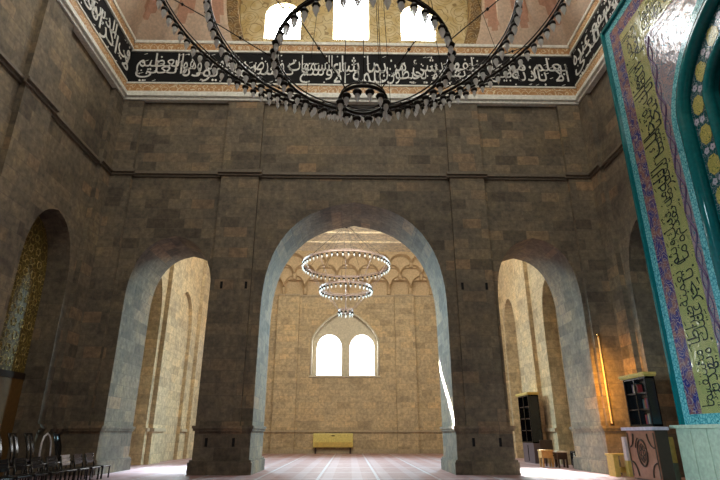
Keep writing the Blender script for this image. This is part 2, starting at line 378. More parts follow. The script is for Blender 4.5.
for i, (xin, s) in enumerate(((X0, -1), (X1, 1))):
    t = MB()
    for y0, y1, p in ((19.7, D, 1), (15.85, 19.7, 0), (14.25, 15.85, 1), (5.75, 14.25, 0), (4.15, 5.75, 1), (-3, 4.15, 0)):
        e = .15 if p else 0
        profile_run(t, 'x', y0-e, min(D, y1+e), 12.25, .17, -s, xin if p else xin+s*.2)
    struct(t, 'trim_%d' % (4+i), TRIM)
    t = MB()
    for y0, y1, p in ((19.7, D, 1), (19.3, 19.7, 0), (15.85, 16.3, 0), (14.25, 15.85, 1), (5.75, 14.25, 0)):
        profile_run(t, 'x', y0, y1, 1.6, .12, -s, xin if p else xin+s*.2)
    struct(t, 'trim_%d' % (6+i), STONE)
b = MB(); b.box(-12.2, -3.6, 0, 12.3, -3.2, 26); struct(b, 'wall_front', STONE)
b = MB(); b.box(-12.4, -3.6, 25.2, 12.4, 24.2, 25.6); struct(b, 'ceiling', PLASTER)

# ------------------------------------------------------------------ upper zone: tympanum with windows, arch band, pendentives
def arc_x(z): return 6.95-.6*((22.8-z)/3.3)**2
# windows in the tympanum wall
WIN = [(-3.62, .93), (-.08, .93), (3.42, .9)]
TY = 21.35
ol = [(-8.2, 19.3)]
mbw = MB()
wins = [arch_pts(xc, w_, 21.9 if k != 1 else 22.9, 22.75 if k != 1 else 24.0, 8, 2.0, 20.38) for k, (xc, w_) in enumerate(WIN)]
# wall pieces between windows (outline around the three openings, then lower strip)
up = [(-8.2, 20.38)]+wins[0]+wins[1]+wins[2]+[(8.2, 20.38), (8.2, 25.2), (-8.2, 25.2)]
mbw.prism(up, FN_Y, TY, TY+.5); mbw.box(-8.2, TY, 19.3, 8.2, TY+.5, 20.38)
struct(mbw, 'wall_upper', TYMP)
for k, wp in enumerate(wins):
    q = MB(); q.prism(wp, FN_Y, TY+.36, TY+.40)
    o = struct(q, 'window_%d' % (k+1), PANE)
    f = MB()
    L = [(x, TY+.33, z) for x, z in wp]; f.tube(L+[L[0]], .05, 6); f.build('window_frame', PLASTER, o)
# upper walls above the frieze on the sides
b = MB(); b.box(-12.2, 20.9, 19.3, -6.0, 23.6, 25.2); b.box(6.2, 20.9, 19.3, 12.3, 23.6, 25.2); struct(b, 'wall_upper_back', PINK)
b = MB(); b.box(-12.2, -3.2, 19.3, X0-.3, 20.9, 25.2); struct(b, 'wall_upper_left', PINK)
b = MB(); b.box(X1+.3, -3.2, 19.3, 12.3, 20.9, 25.2); struct(b, 'wall_upper_right', PINK)
# ornamented arch band on the back wall
zz = [19.48+i*(25.1-19.48)/22 for i in range(23)]
def band(sx, mb):
    v = []; f = []
    for z in zz:
        a = arc_x(z)-.95; c = arc_x(z)-.35
        for q, y in ((a, TY-.02), (a, 20.62), (c, 20.55), (c, TY-.02)): v.append((sx*q+.1, y, z))
    for i in range(len(zz)-1):
        for k in range(3): f.append((i*4+k, i*4+k+1, i*4+k+5, i*4+k+4))
    mb.faces(v, f)
t = MB(); band(-1, t); struct(t, 'trim_8', ARCHB)
t = MB(); band(1, t); struct(t, 'trim_9', ARCHB)
# pendentives: fluted curved surfaces rounding each corner towards the dome
def pendentive(sx, xin, name):
    v = []; f = []; nu, nv = 48, 22
    for j in range(nv+1):
        z = 19.48+(25.15-19.48)*j/nv
        a = arc_x(z)-.35
        P0 = Vector((sx*a+.1, 20.55)); K = Vector((xin, 20.55)); P1 = Vector((xin, 20.55-(abs(xin)-a)))
        tt = min(1, (z-19.48)/4.6)**.8
        for i in range(nu+1):
            u = i/nu
            Lp = P0.lerp(K, u*2) if u < .5 else K.lerp(P1, u*2-1)
            Cc = P0.lerp(P1, u)
            p = Lp.lerp(Cc, tt*.9)
            fl = abs(sin(u*pi*5))
            if (K-Cc).length > .01: p = p - (K-Cc).normalized()*((.1+.95*(1-fl))*min(1, max(0, z-19.48)/1.2)*sin(pi*u)**.5)
            v.append((p.x, p.y, z))
    for j in range(nv):
        for i in range(nu): f.append((j*(nu+1)+i, j*(nu+1)+i+1, (j+1)*(nu+1)+i+1, (j+1)*(nu+1)+i))
    m = MB(); m.sm = True; vv = [m.bm.verts.new(p) for p in v]
    for q in f:
        fc = m.bm.faces.new([vv[t] for t in q]); fc.smooth = True; i = q[0] % (nu+1); z = v[q[0]][2]
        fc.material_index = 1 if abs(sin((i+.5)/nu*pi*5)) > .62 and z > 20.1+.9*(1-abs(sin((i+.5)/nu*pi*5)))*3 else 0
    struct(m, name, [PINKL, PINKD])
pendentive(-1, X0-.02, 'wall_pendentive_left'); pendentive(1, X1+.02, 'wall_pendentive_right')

# ------------------------------------------------------------------ calligraphy friezes
FORM = {}
for cp in range(0xFE80, 0xFEFD):
    d_ = unicodedata.decomposition(chr(cp)).split()
    if d_: FORM[(d_[0][1:-1], ''.join(chr(int(x, 16)) for x in d_[1:]))] = chr(cp)
def shape(wd):
    out = []; i = 0; prev = False
    while i < len(wd):
        k = wd[i:i+2] if wd[i:i+2] in ('\u0644\u0627', '\u0644\u0623', '\u0644\u0625', '\u0644\u0622') else wd[i]
        nxt = i+len(k) < len(wd); joins = ('initial', k) in FORM
        fm = 'medial' if prev and joins and nxt else 'final' if prev else 'initial' if joins and nxt else 'isolated'
        if (fm, k) not in FORM: fm = {'medial': 'final', 'initial': 'isolated'}.get(fm, 'isolated')
        out.append(FORM.get((fm, k), k)); prev = joins; i += len(k)
    return ''.join(reversed(out))
def text_mesh(line, off=.012, ext=.012, sx_=1.0):
    c = bpy.data.curves.new('script', 'FONT'); c.body = line; c.extrude = ext; c.offset = off; c.resolution_u = 3
    o = bpy.data.objects.new('script', c); C.objects.link(o)
    me = bpy.data.meshes.new_from_object(o.evaluated_get(bpy.context.evaluated_depsgraph_get()))
    vs = [v.co.copy() for v in me.vertices]; fs = [tuple(p.vertices) for p in me.polygons]
    bpy.data.objects.remove(o); bpy.data.curves.remove(c); bpy.data.meshes.remove(me)
    return vs, fs
def place_text(mb, words, a0, a1, b0, b1, fn, layers=2, overlap=.66, off=-.004, marks=True):
    """words run right to left over [a0,a1] (a1 = the reader's right), stacked in overlapping layers in [b0,b1]"""
    chunk = 4; groups = [words[i:i+chunk] for i in range(0, len(words), chunk)]
    tot = sum(sum(len(x) for x in g)+1 for g in groups); pos = a1
    for g in groups:
        wdt = (a1-a0)*(sum(len(x) for x in g)+1)/tot
        lo, hi = pos-wdt, pos; pos = lo
        H = (b1-b0)/(layers-overlap*(layers-1)); per = (len(g)+layers-1)//layers
        for L in range(layers):
            sub = g[L*per:(L+1)*per]
            if not sub: continue
            vs, fs = text_mesh(' '.join(shape(x) for x in reversed(sub)), off)
            if not vs: continue
            x0 = min(v.x for v in vs); x1 = max(v.x for v in vs); y0 = min(v.y for v in vs); y1 = max(v.y for v in vs)
            zb = b0+L*H*(1-overlap)
            if marks:
                for q in range(int((hi-lo)/.22)):
                    ma = random.uniform(lo+.05, hi-.12); mz = zb+random.choice((.02, .95, .5))*H+random.uniform(-.06, .06); mz = min(max(mz, b0), b1-.1); k = random.choice((0, 1))
                    if k: mb.faces([fn(ma, mz, .005), fn(ma+.16, mz+.06, .005), fn(ma+.16, mz+.095, .005), fn(ma, mz+.03, .005)], [(0, 1, 2, 3)])
                    else: mb.faces([fn(ma+.04*cos(t), mz+.05+.05*sin(t), .005) for t in (0, 1, 2, 3, 4, 5)], [(0, 1, 2, 3, 4, 5)])
            mb.faces([fn(lo+.04+(v.x-x0)/(x1-x0)*(hi-lo-.02), zb+(v.y-y0)/(y1-y0)*H, v.z) for v in vs], fs)
AY_B = 'الا باذنه يعلم ما بين ايديهم وما خلفهم ولا يحيطون بشئ من علمه الا بما شاء وسع كرسيه السموات والارض ولا يؤده حفظهما وهو العلي العظيم'.split()
AY_R = 'الله لا اله الا هو الحي القيوم لا تاخذه سنة ولا نوم له ما في السموات وما في الارض من ذا الذي يشفع عنده'.split()
AY_L = 'لا اكراه في الدين قد تبين الرشد من الغي فمن يكفر بالطاغوت ويؤمن بالله فقد استمسك بالعروة الوثقى لا انفصام لها'.split()
def frieze(side, label, cat):
    root = thing('calligraphy_frieze', (0, 0, 0), 0, label, cat, 'calligraphy friezes around the hall')
    if side == 'b': a0, a1 = X0, X1; put = lambda mb, p, q, z0, z1: mb.box(a0-.18, D+.2-q, z0, a1+.18, D+.2-p, z1); tfn = lambda a, z, d: (a, D+.2-.22-d, z)
    elif side == 'l': a0, a1 = -3, D-.2; put = lambda mb, p, q, z0, z1: mb.box(X0-.2+p, a0, z0, X0-.2+q, a1, z1); tfn = lambda a, z, d: (X0-.2+.22+d, a, z)
    else: a0, a1 = -3, D-.2; put = lambda mb, p, q, z0, z1: mb.box(X1+.2-q, a0, z0, X1+.2-p, a1, z1); tfn = lambda a, z, d: (X1+.2-.22-d, -a, z)
    m = MB(); put(m, .025, .20, 17.0, 18.8); m.build('black_panel', BLACKP, root)
    m = MB()
    if side == 'b': place_text(m, AY_B, a0+.25, a1-.25, 17.08, 18.72, tfn)
    elif side == 'l': place_text(m, AY_L, a0+.2, a1-.1, 17.08, 18.72, tfn)
    else: place_text(m, AY_R, -a1+.1, -a0-.2, 17.08, 18.72, tfn)
    m.build('lettering', CALLIG, root)
    a0k = a0
    if side == 'r': a0 = 17.2
    m = MB(); put(m, .025, .24, 16.48, 16.92); m.build('gold_border', GOLDBAND, root); a0 = a0k
    m = MB(); put(m, .025, .24, 18.9, 19.3); m.build('gold_border', GOLDBAND, root)
    m = MB()
    for z0, z1, q in ((16.02, 16.16, .28), (16.16, 16.34, .40), (16.34, 16.48, .30), (16.92, 17.0, .28), (18.8, 18.9, .28), (19.3, 19.46, .30)):
        a0 = 17.2 if side == 'r' and z0 < 16.99 else a0k
        put(m, .025, q, z0, z1)
    m.build('moulding', CREAM, root)
frieze('b', 'black calligraphy frieze with white script across the back wall under the three bright windows', 'frieze')
frieze('l', 'black calligraphy frieze with white script along the left wall, seen at a steep slant', 'frieze')
frieze('r', 'black calligraphy frieze with white script on the right wall, running behind the tiled panel', 'frieze')

# ------------------------------------------------------------------ rear hall
b = MB()
far_arch = arch_pts(-.45, 2.68, 8.4, 10.85, 12, 1.45, 5.7)
ol = [(-12, 0), (12, 0), (12, 17), (-12, 17)]
# wall with the window recess: left, right, below, above
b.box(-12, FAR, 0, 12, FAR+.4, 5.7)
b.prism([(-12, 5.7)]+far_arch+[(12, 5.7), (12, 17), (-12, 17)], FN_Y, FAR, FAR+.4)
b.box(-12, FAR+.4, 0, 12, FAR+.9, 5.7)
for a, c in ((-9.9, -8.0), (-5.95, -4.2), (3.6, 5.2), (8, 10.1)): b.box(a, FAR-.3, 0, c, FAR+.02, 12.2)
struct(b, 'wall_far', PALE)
l1 = arch_pts(-1.72, 1.0, 7.9, 9.0, 10, 2, 5.7); l2 = arch_pts(.93, 1.0, 7.9, 9.0, 10, 2, 5.7)
b = MB(); b.prism([(-3.4, 5.7)]+l1+l2+[(2.5, 5.7), (2.5, 11.2), (-3.4, 11.2)], FN_Y, FAR+.4, FAR+.8); struct(b, 'wall_window_screen', PLASTER)
for k, wp in enumerate((l1, l2)):
    q = MB(); q.prism(wp, FN_Y, FAR+.66, FAR+.70); o = struct(q, 'window_%d' % (4+k), PANE2)
t = MB(); t.tube([(x, FAR-.03, z) for x, z in far_arch], .09, 6); t.box(-3.25, FAR-.1, 5.55, 2.35, FAR+.4, 5.7); struct(t, 'trim_10', PLASTER)
t = MB()
for a, c, y in ((-12, -5.95, FAR), (-5.95, -4.2, FAR-.3), (-4.2, 3.6, FAR), (3.6, 5.2, FAR-.3), (5.2, 12, FAR)):
    t.box(a, y-.1, 1.5, c, y, 1.66); t.box(a, y-.08, 12.08, c, y, 12.2); t.box(a, y-.05, 0, c, y, .3)
struct(t, 'trim_11', TRIMP)
# muqarnas cornice: height field of scalloped niches growing outwards
def muqarnas():
    v = []; f = []; x0, x1, z0, z1 = -10, 10.2, 12.2, 15.1; cw = 1.74; nx, nz = 300, 84
    rows = [(12.2, 13.6, .25, 1.0, 0), (13.3, 14.4, .95, 1.6, .5), (14.2, 15.1, 1.5, 2.2, 0)]
    for j in range(nz+1):
        z = z0+(z1-z0)*j/nz
        for i in range(nx+1):
            x = x0+(x1-x0)*i/nx
            dep = .0
            for (a, bz, d0, d1, off) in rows:
                if z < a: continue
                fz = min(1, (z-a)/(bz-a))
                c = ((x+.3)/cw+off) % 1.0; u = abs(c-.5)*2              # 0 niche centre, 1 pendant
                head = .15+.85*sqrt(max(0, 1-u**2.2))                                    # pointed arch head height
                solid = d1-.45*(1-fz)*(1-u)
                if fz < head*.98: # inside niche: carved back
                    k = max(0, 1-(fz/(head+.001))**2)
                    dd = d0-.25+(solid-d0)*(1-sqrt(k))*.9
                    if u > .86: dd = max(dd, d0+(d1-d0)*fz)
                else: dd = solid
                dep = max(dep, dd) if fz > 0 else dep
            v.append((x, FAR-.02-dep, z))
    for j in range(nz):
        for i in range(nx): f.append((j*(nx+1)+i, j*(nx+1)+i+1, (j+1)*(nx+1)+i+1, (j+1)*(nx+1)+i))
    m = MB(); m.faces(v, f); m.box(x0, FAR-2.3, 15.08, x1, FAR, 15.3); struct(m, 'trim_12', MUQ)
muqarnas()
# side walls of the rear hall with piers and blind arches
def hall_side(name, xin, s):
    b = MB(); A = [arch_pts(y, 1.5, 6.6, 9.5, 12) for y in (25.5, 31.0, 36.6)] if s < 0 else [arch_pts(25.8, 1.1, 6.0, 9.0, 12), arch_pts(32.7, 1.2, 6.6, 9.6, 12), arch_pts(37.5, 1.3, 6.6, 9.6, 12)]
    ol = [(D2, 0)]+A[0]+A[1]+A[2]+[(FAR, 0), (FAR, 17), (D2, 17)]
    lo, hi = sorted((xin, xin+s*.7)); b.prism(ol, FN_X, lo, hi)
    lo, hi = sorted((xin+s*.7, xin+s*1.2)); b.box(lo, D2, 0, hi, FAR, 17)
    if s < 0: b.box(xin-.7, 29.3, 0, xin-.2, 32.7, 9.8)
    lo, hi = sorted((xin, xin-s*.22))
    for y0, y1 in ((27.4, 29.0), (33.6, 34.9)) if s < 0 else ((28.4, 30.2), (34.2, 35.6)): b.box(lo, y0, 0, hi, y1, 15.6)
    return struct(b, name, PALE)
hall_side('wall_far_left', HX0, -1); hall_side('wall_far_right', HX1, 1)
t = MB()
for y0, y1 in ((D2, 24.0), (27.0, 27.4), (29.0, 29.5), (32.5, 33.6)): t.box(HX0, y0, 1.5, HX0+.1, y1, 1.66)
t.box(HX0, 27.35, 1.5, HX0+.32, 29.05, 1.66)
struct(t, 'trim_13', TRIMP)
t = MB()
for y0, y1 in ((D2, 24.7), (26.9, 28.4), (30.2, 31.5)): t.box(HX1-.1, y0, 1.5, HX1, y1, 1.66)
t.box(HX1-.32, 28.35, 1.5, HX1, 30.25, 1.66)
struct(t, 'trim_14', TRIMP)
b = MB(); b.box(-12, D2, 15.25, 12, FAR+.4, 15.6); struct(b, 'ceiling_rear', ROOF)
t = MB()
for y in (35.4, 37.4): t.box(-12, y-.1, 15.13, 12, y+.1, 15.25)
struct(t, 'trim_15', ROOF)

# ------------------------------------------------------------------ lattice in the left blind arch
root = thing('lattice_screen', (X0-1.1, 17.8, 0), 0, 'gilded floral lattice screen inside the dark blind arch of the left wall', 'screen')
ap = arch_pts(0, 1.48, 6.3, 9.1, 14, 2.6, 3.4)
m = MB(); m.prism(ap, lambda a, b, d: (d, a, b), 0, .05); m.build('lattice_panel', LATT, root)
m = MB()
for iy in range(-3, 4):
    for iz in range(12):
        y, z = iy*.46+(.23 if iz % 2 else 0), 3.7+iz*.45
        if abs(y) > 1.25 or (z > 7.2 and abs(y) > 1.3-(z-7.2)*.75): continue
        m.tube([(.07, y+.13*(1+.25*cos(6*q))*cos(q), z+.13*(1+.25*cos(6*q))*sin(q)) for q in [k*pi/9 for k in range(18)]], .016, 4, True)
m.build('rosette_tracery', plain('gilding', (.6, .46, .18), .4, .3), root)
m = MB(); m.box(0, -1.48, 3.2, .12, 1.48, 3.42); m.build('sill', DARKW, root)
m = MB(); m.box(0, -1.47, .05, .1, 1.47, 3.2); m.build('lower_board', plain('amber_wood', (.16, .08, .02), .5), root)

# ------------------------------------------------------------------ tiled niche panel on the right wall
XP = 10.4
def rect_frame(mb, y_out, z_out, wd, x0, x1, zb=1.65, yc=10.0):
    """frame ring: outer half width and top; mirrored about the wall's centre"""
    yo = y_out; yi = y_out-wd; zo = z_out; zi = z_out-wd
    mb.box(x0, yi, zb, x1, yo, zo); mb.box(x0, 2*yc-yo, zb, x1, 2*yc-yi, zo); mb.box(x0, 2*yc-yi, zi, x1, yi, zo)
root = thing('tiled_niche_panel', (0, 0, 0), 0, 'tall glazed turquoise and yellow-green tile panel with script, framing a pointed niche', 'tile panel')
m = MB(); rect_frame(m, 17.0, 16.98, .12, XP-.12, X1-.03); m.build('outer_moulding', T_TEAL, root)
m = MB(); rect_frame(m, 16.88, 16.86, .31, XP, X1-.03); m.box(XP-.001, 3.2, 1.65, X1-.03, 16.8, 1.95); m.build('turquoise_border', T_TURQ, root)
m = MB(); rect_frame(m, 16.57, 16.55, .62, XP+.01, X1-.03, 1.95); m.build('blue_border', T_BLUE, root)
m = MB(); rect_frame(m, 15.95, 15.93, 1.3, XP, X1-.03, 1.95); m.build('script_band', T_YELL, root)
m = MB(); rect_frame(m, 14.65, 14.63, .35, XP+.01, X1-.03, 1.95); m.build('floral_border', T_FLOR, root)
tn_o = arch_pts(10, 4.28, 10.6, 14.2, 20, 1.75, 1.95); tn_i = arch_pts(10, 3.92, 10.6, 13.75, 20, 1.75, 1.95)
ti2 = arch_pts(10, 3.42, 10.6, 13.2, 20, 1.75, 1.95); ti3 = arch_pts(10, 2.72, 10.6, 12.45, 20, 1.75, 1.95); ti4 = arch_pts(10, 2.4, 10.6, 12.1, 20, 1.75, 1.95)
def ringp(mb, P, Q, x0, x1):
    n = len(P); vs = []; fs = []
    for x in (x0, x1): vs += [(x, a, b) for a, b in P]+[(x, a, b) for a, b in Q]
    for i in range(n-1):
        fs += [(i, i+1, n+i+1, n+i), (2*n+i, 3*n+i, 3*n+i+1, 2*n+i+1), (n+i, n+i+1, 3*n+i+1, 3*n+i), (i, 2*n+i, 2*n+i+1, i+1)]
    mb.faces(vs, fs)
# spandrel: rectangle minus the outer arch
m = MB(); m.prism([(14.31, 1.95), (14.31, 14.3), (5.69, 14.3), (5.69, 1.95)]+tn_o, lambda a, b, d: (d, a, b), XP+.02, X1-.03); m.build('spandrel', T_FLOR, root)
m = MB(); ringp(m, tn_o, tn_i, XP-.0, X1-.03); m.build('turquoise_arch_border', T_TURQ, root)
m = MB(); cen = [((p[0]+q[0])/2, (p[1]+q[1])/2) for p, q in zip(tn_i, ti2)]
m.tube([(XP+.02, a, b) for a, b in cen], .22, 12); ringp(m, tn_i, ti2, XP+.1, X1-.03); m.build('arch_moulding', T_TEAL, root)
m = MB(); ringp(m, ti2, ti3, XP+.08, X1-.03); md = m.build('medallion_band', T_MED, root)
m = MB(); cen = [((p[0]+q[0])/2, (p[1]+q[1])/2) for p, q in zip(ti3, ti4)]
m.tube([(XP+.06, a, b) for a, b in cen], .17, 10); ringp(m, ti3, ti4, XP+.1, X1-.03); m.build('inner_arch_moulding', T_TEAL, root)
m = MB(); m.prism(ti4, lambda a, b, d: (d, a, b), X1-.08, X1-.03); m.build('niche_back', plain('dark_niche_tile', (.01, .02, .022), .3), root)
# roundels along the medallion band
mid = [((p[0]+q[0])/2, (p[1]+q[1])/2) for p, q in zip(ti2, ti3)]
path = [Vector((0, a, b)) for a, b in mid]
ln = 0; nxt = .55; pts = []
fine = []
for i in range(len(path)-1):
    k = max(1, int((path[i+1]-path[i]).length/.05))
    fine += [path[i].lerp(path[i+1], j/k) for j in range(k)]
acc = 0
for i in range(1, len(fine)):
    acc += (fine[i]-fine[i-1]).length
    if acc >= nxt: pts.append(fine[i]); acc = 0; nxt = .98
for q, p in enumerate(pts):
    m = MB(); vs = []
    for k in range(16): vs.append((XP+.065, p.y+.26*cos(k*pi/8)*(1 if k % 2 else .9), p.z+.33*sin(k*pi/8)*(1 if k % 2 else .9)))
    m.faces(vs+[(XP+.1, v[1], v[2]) for v in vs], [tuple(range(16))]+[(k, (k+1) % 16, 16+(k+1) % 16, 16+k) for k in range(16)])
    if p.z > 3 and p.y > 10: m.build('roundel', T_ROUND, md)
    else: m.bm.free()
    # paired blossoms between roundels
    if p.z > 3 and p.y > 10:
        m = MB(); t = (pts[min(q+1, len(pts)-1)]-pts[max(q-1, 0)]).normalized(); cpt = p+t*.49; nn = Vector((0, -t.z, t.y))
        for sgn in (-1, 1):
            for k in range(5):
                c0 = cpt+nn*sgn*.13+Vector((0, cos(k*1.257), sin(k*1.257)))*.065
                m.faces([(XP+.07, c0.y+.05*cos(a*pi/3), c0.z+.05*sin(a*pi/3)) for a in range(6)], [tuple(range(6))])
        m.build('blossom_pair', T_PETAL, md)
# dark script on the yellow band, running up the side and along the top
m = MB()
W2 = 'بسم الله الرحمن الرحيم انا فتحنا لك فتحا مبينا ليغفر لك الله ما تقدم من ذنبك وما تاخر ويتم نعمته عليك ويهديك صراطا مستقيما وينصرك الله نصرا عزيزا هو الذي انزل السكينة في قلوب المؤمنين ليزدادوا ايمانا مع ايمانهم ولله جنود السموات والارض وكان الله عليما حكيما ليدخل المؤمنين والمؤمنات جنات تجري من تحتها الانهار'.split()
place_text(m, W2[:24], 2.1, 15.6, 14.72, 15.88, lambda a, b, d: (XP-.004-d*.5, b, a), 2, .5, -.012)
place_text(m, W2[:24], -14.6, -5.0, 14.7, 15.86, lambda a, b, d: (XP-.004-d*.5, -a, b), 2, .5, -.012)
m.build('lettering', T_SCRIPT, root)
# violet vine on the floral border
m = MB()
m.tube([(XP+.0, 14.48+.13*sin(z*4.2), z) for z in [2.1+i*.07 for i in range(178)]], .035, 5)
m.tube([(XP+.0, 14.48-.13*sin(z*4.2)*.8, z) for z in [2.1+i*.07 for i in range(178)]], .016, 4)
m.build('vine', T_VINE, root)
# marble plinth below it
root2 = thing('marble_plinth', (0, 0, 0), 0, 'pale green marble plinth of upright slabs below the tiled panel', 'plinth')
for i in range(9):
    y1 = 17.08-i*.75
    m = MB(); m.box(XP-.22, y1-.71, 0, X1-.03, y1, 1.55); m.build('slab', MARBLE, root2, .02)
m = MB(); m.box(XP-.32, 10.4, 1.55, X1-.03, 17.2, 1.65); m.build('top_ledge', MARBLE, root2)

# ------------------------------------------------------------------ chandeliers
def lamp_mesh(name, s, n=8):
    m = MB()
    m.mi = 0; m.lathe([(.012*s, 0), (.02*s, -.04*s), (.075*s, -.06*s), (.10*s, -.10*s), (.08*s, -.14*s), (.05*s, -.155*s)], n)
    m.mi = 1; m.lathe([(.045*s, -.15*s), (.055*s, -.20*s), (.05*s, -.25*s), (.028*s, -.30*s), (.014*s, -.33*s), (.005*s, -.35*s)], n)
    bmesh.ops.recalc_face_normals(m.bm, faces=m.bm.faces)
    me = bpy.data.meshes.new(name); m.bm.to_mesh(me); m.bm.free(); me.materials.append(IRON); me.materials.append(GLASS)
    return me
def circ(R, z, n): return [(R*cos(2*pi*k/n), R*sin(2*pi*k/n), z) for k in range(n)]
def chandelier(loc, rings, ls, label, apex, wires, group, thick, visible, spokes, wr, metal=IRON):
    root = thing('chandelier', loc, 0, label, 'chandelier', group)
    me = lamp_mesh('glass_lamp', ls); rest = MB(); rest_n = 0
    for (R, z, cnt) in rings:
        m = MB(); m.tube(circ(R, z, max(32, int(R*28))), thick, 6, True); m.tube(circ(R-.02, z+thick*2.6, max(32, int(R*28))), thick*.45, 5, True)
        ring = m.build('ring', metal, root)
        for k in range(cnt):
            a = 2*pi*(k+.5)/cnt; p = (R*cos(a), R*sin(a), z-thick)
            if visible(R, a):
                o = bpy.data.objects.new('glass_lamp', me); C.objects.link(o); o.parent = ring; o.location = p; o.rotation_euler = (0, 0, a)
            else:
                s = ls; rest_n += 1
                rest.mi = 0; rest.lathe([(.012*s, 0), (.07*s, -.07*s), (.085*s, -.11*s), (.05*s, -.14*s)], 6, p)
                rest.mi = 1; rest.lathe([(.05*s, -.13*s), (.07*s, -.2*s), (.006*s, -.37*s)], 6, p)
    if rest_n: tag(rest.build('glass_lamp', [IRON, GLASS], root), kind='stuff')
    else: rest.bm.free()
    # spokes linking one ring with the next, and the hanging wires
    for i in range(len(rings)-1):
        (Ra, za, _), (Rb, zb, _) = rings[i], rings[i+1]; n = spokes[i]
        for k in range(n):
            m = MB()
            a = 2*pi*(k+.5)/n
            P = Vector((Ra*cos(a), Ra*sin(a), za)); Q = Vector((Rb*cos(a), Rb*sin(a), zb)); m.tube([P, Q], wr, 5)
            m.lathe([(.01, -.05), (wr*3, 0), (.01, .05)], 6, P.lerp(Q, .55))
            m.build('spoke_rod', metal, root)
    m = MB()
    for (R, z, _), n in zip(rings, wires):
        for k in range(n):
            a = 2*pi*(k+.25)/n; m.tube([(R*cos(a), R*sin(a), z), (.12*cos(a), .12*sin(a), apex)], wr*.6, 4)
    m.build('hanging_wires', IRON, root)
    m = MB(); m.lathe([(.05, apex+.5), (.3, apex+.25), (.22, apex), (.05, apex-.15)], 10); m.build('ceiling_canopy', IRON, root)
    return root
big = [(.53, 8.56, 12), (2.07, 9.69, 44), (3.66, 10.80, 78), (5.09, 11.73, 108)]
def vis_big(R, a):
    if R < 1: return True
    if R < 3: return sin(a) > -.35
    if R < 4: return sin(a) > .52
    return sin(a) > .64
chandelier((.25, 10, 0), big, 1.1, 'huge black four-ring chandelier hanging near the viewer, cut by the top edge', 25.2, (3, 6, 6, 0), 'ring chandeliers', .045, vis_big, (4, 9, 9), .014)
rear = [(.46, 8.83, 10), (1.7, 10.3, 34), (2.88, 11.97, 52)]
chandelier((-.33, 33, 0), rear, .95, 'smaller three-ring chandelier hanging in the bright rear hall, seen through the middle arch', 14.75, (0, 0, 12), 'ring chandeliers', .04, lambda R, a: True, (6, 10), .014, PALEMETAL)

# ------------------------------------------------------------------ furniture
def bookcase(loc, label, dy, dx, z0, z1, top, shelves=3, lower=None):
    """front looks towards -x; dy = width along the wall, dx = depth"""
    r = thing('bookcase', loc, 0, label, 'bookcase')
    m = MB(); m.box(dx-.03, 0, z0, dx, dy, z1); m.box(0, 0, z0, dx, .04, z1); m.box(0, dy-.04, z0, dx, dy, z1); m.box(0, 0, z0, dx, dy, z0+.06); m.box(0, 0, z1-.06, dx, dy, z1); m.build('case', BLACKW, r)
    for k in range(shelves):
        z = z0+(z1-z0)*(k+1)/(shelves+1); m = MB(); m.box(.03, .04, z, dx-.03, dy-.04, z+.035); m.build('shelf', DARKW, r)
    m = MB(); m.box(-.02, dy/2-.03, z0+.05, .02, dy/2+.03, z1-.06); m.box(-.02, .03, z0+.04, .02, .08, z1-.06); m.box(-.02, dy-.08, z0+.04, .02, dy-.03, z1-.06); m.build('door_frame', BLACKW, r)
    m = MB(); m.box(-.06, -.06, z1, dx+.03, dy+.06, z1+.05); m.box(-.10, -.10, z1+.05, dx+.03, dy+.10, z1+.13); m.build('cornice', top, r)
    return r
bc = bookcase((9.25, 27.9, 0), 'tall black bookcase standing in the rear hall, seen through the right arch', 1.75, .52, .95, 3.3, YELLOWW)
m = MB(); m.box(0, 0, 0, .52, 1.75, .95); m.build('lower_cupboard', plain('grey_brown_wood', (.10, .07, .08), .4), bc, .01)
m = MB(); m.box(-.03, .85, .1, 0, .88, .85); m.build('door_seam', BLACKW, bc)
# carved cabinet with the glazed bookcase on it
cab = thing('carved_cabinet', (9.45, 16.95, 0), 0, 'reddish carved wooden cabinet with oval medallion below the black glazed bookcase', 'cabinet')
CD, CW = .38, 1.75
m = MB(); m.box(0, 0, 0, CD, CW, 1.5); m.build('body', DARKW, cab, .01)
m = MB(); m.box(-.03, .03, .05, .0, CW-.03, 1.48); fp = m.build('front_panel', CARVED, cab, .008)
def ell(cy, cz, ry, rz, a0=0, a1=2*pi, n=20): return [(-.045, cy+ry*cos(a0+(a1-a0)*k/n), cz+rz*sin(a0+(a1-a0)*k/n)) for k in range(n+1)]
m = MB(); m.tube(ell(CW/2, .82, .28, .40), .03, 6); m.tube(ell(CW/2, .82, .40, .50, .3, 1.1), .02, 6)
for k in range(8): m.tube(ell(CW/2+.12*cos(k*pi/4), .82+.2*sin(k*pi/4), .06, .09, 0, 2*pi, 8), .014, 4)
m.build('oval_medallion', DARKW, fp)
for cy, cz, a in ((.12, .12, 0), (CW-.12, .12, pi/2), (CW-.12, 1.4, pi), (.12, 1.4, 3*pi/2)):
    m = MB(); m.tube(ell(cy, cz, .32, .42, a, a+pi/2, 10), .025, 6); m.build('corner_carving', DARKW, fp)
for y in (.07, CW-.07):
    m = MB(); m.box(-.05, y-.02, .1, -.03, y+.02, 1.42); m.build('edge_strip', DARKW, fp)
m = MB(); m.box(-.14, -.08, 1.5, CD+.03, CW+.1, 1.60); m.build('top_board', LILAC, cab, .01)
m = MB(); m.box(-.12, CW+.02, .55, -.03, CW+.22, 1.3); m.build('side_leaf', plain('pale_paper', (.6, .5, .5), .5), cab)
bc2 = bookcase((9.55, 17.12, 0), 'black glazed bookcase with yellow top standing on the carved cabinet beside the tiled panel', 1.45, .30, 1.62, 3.15, YELLOWW, 2)
bcol = [(.30, .03, .03), (.20, .12, .05), (.05, .10, .12), (.35, .28, .18), (.08, .05, .10)]
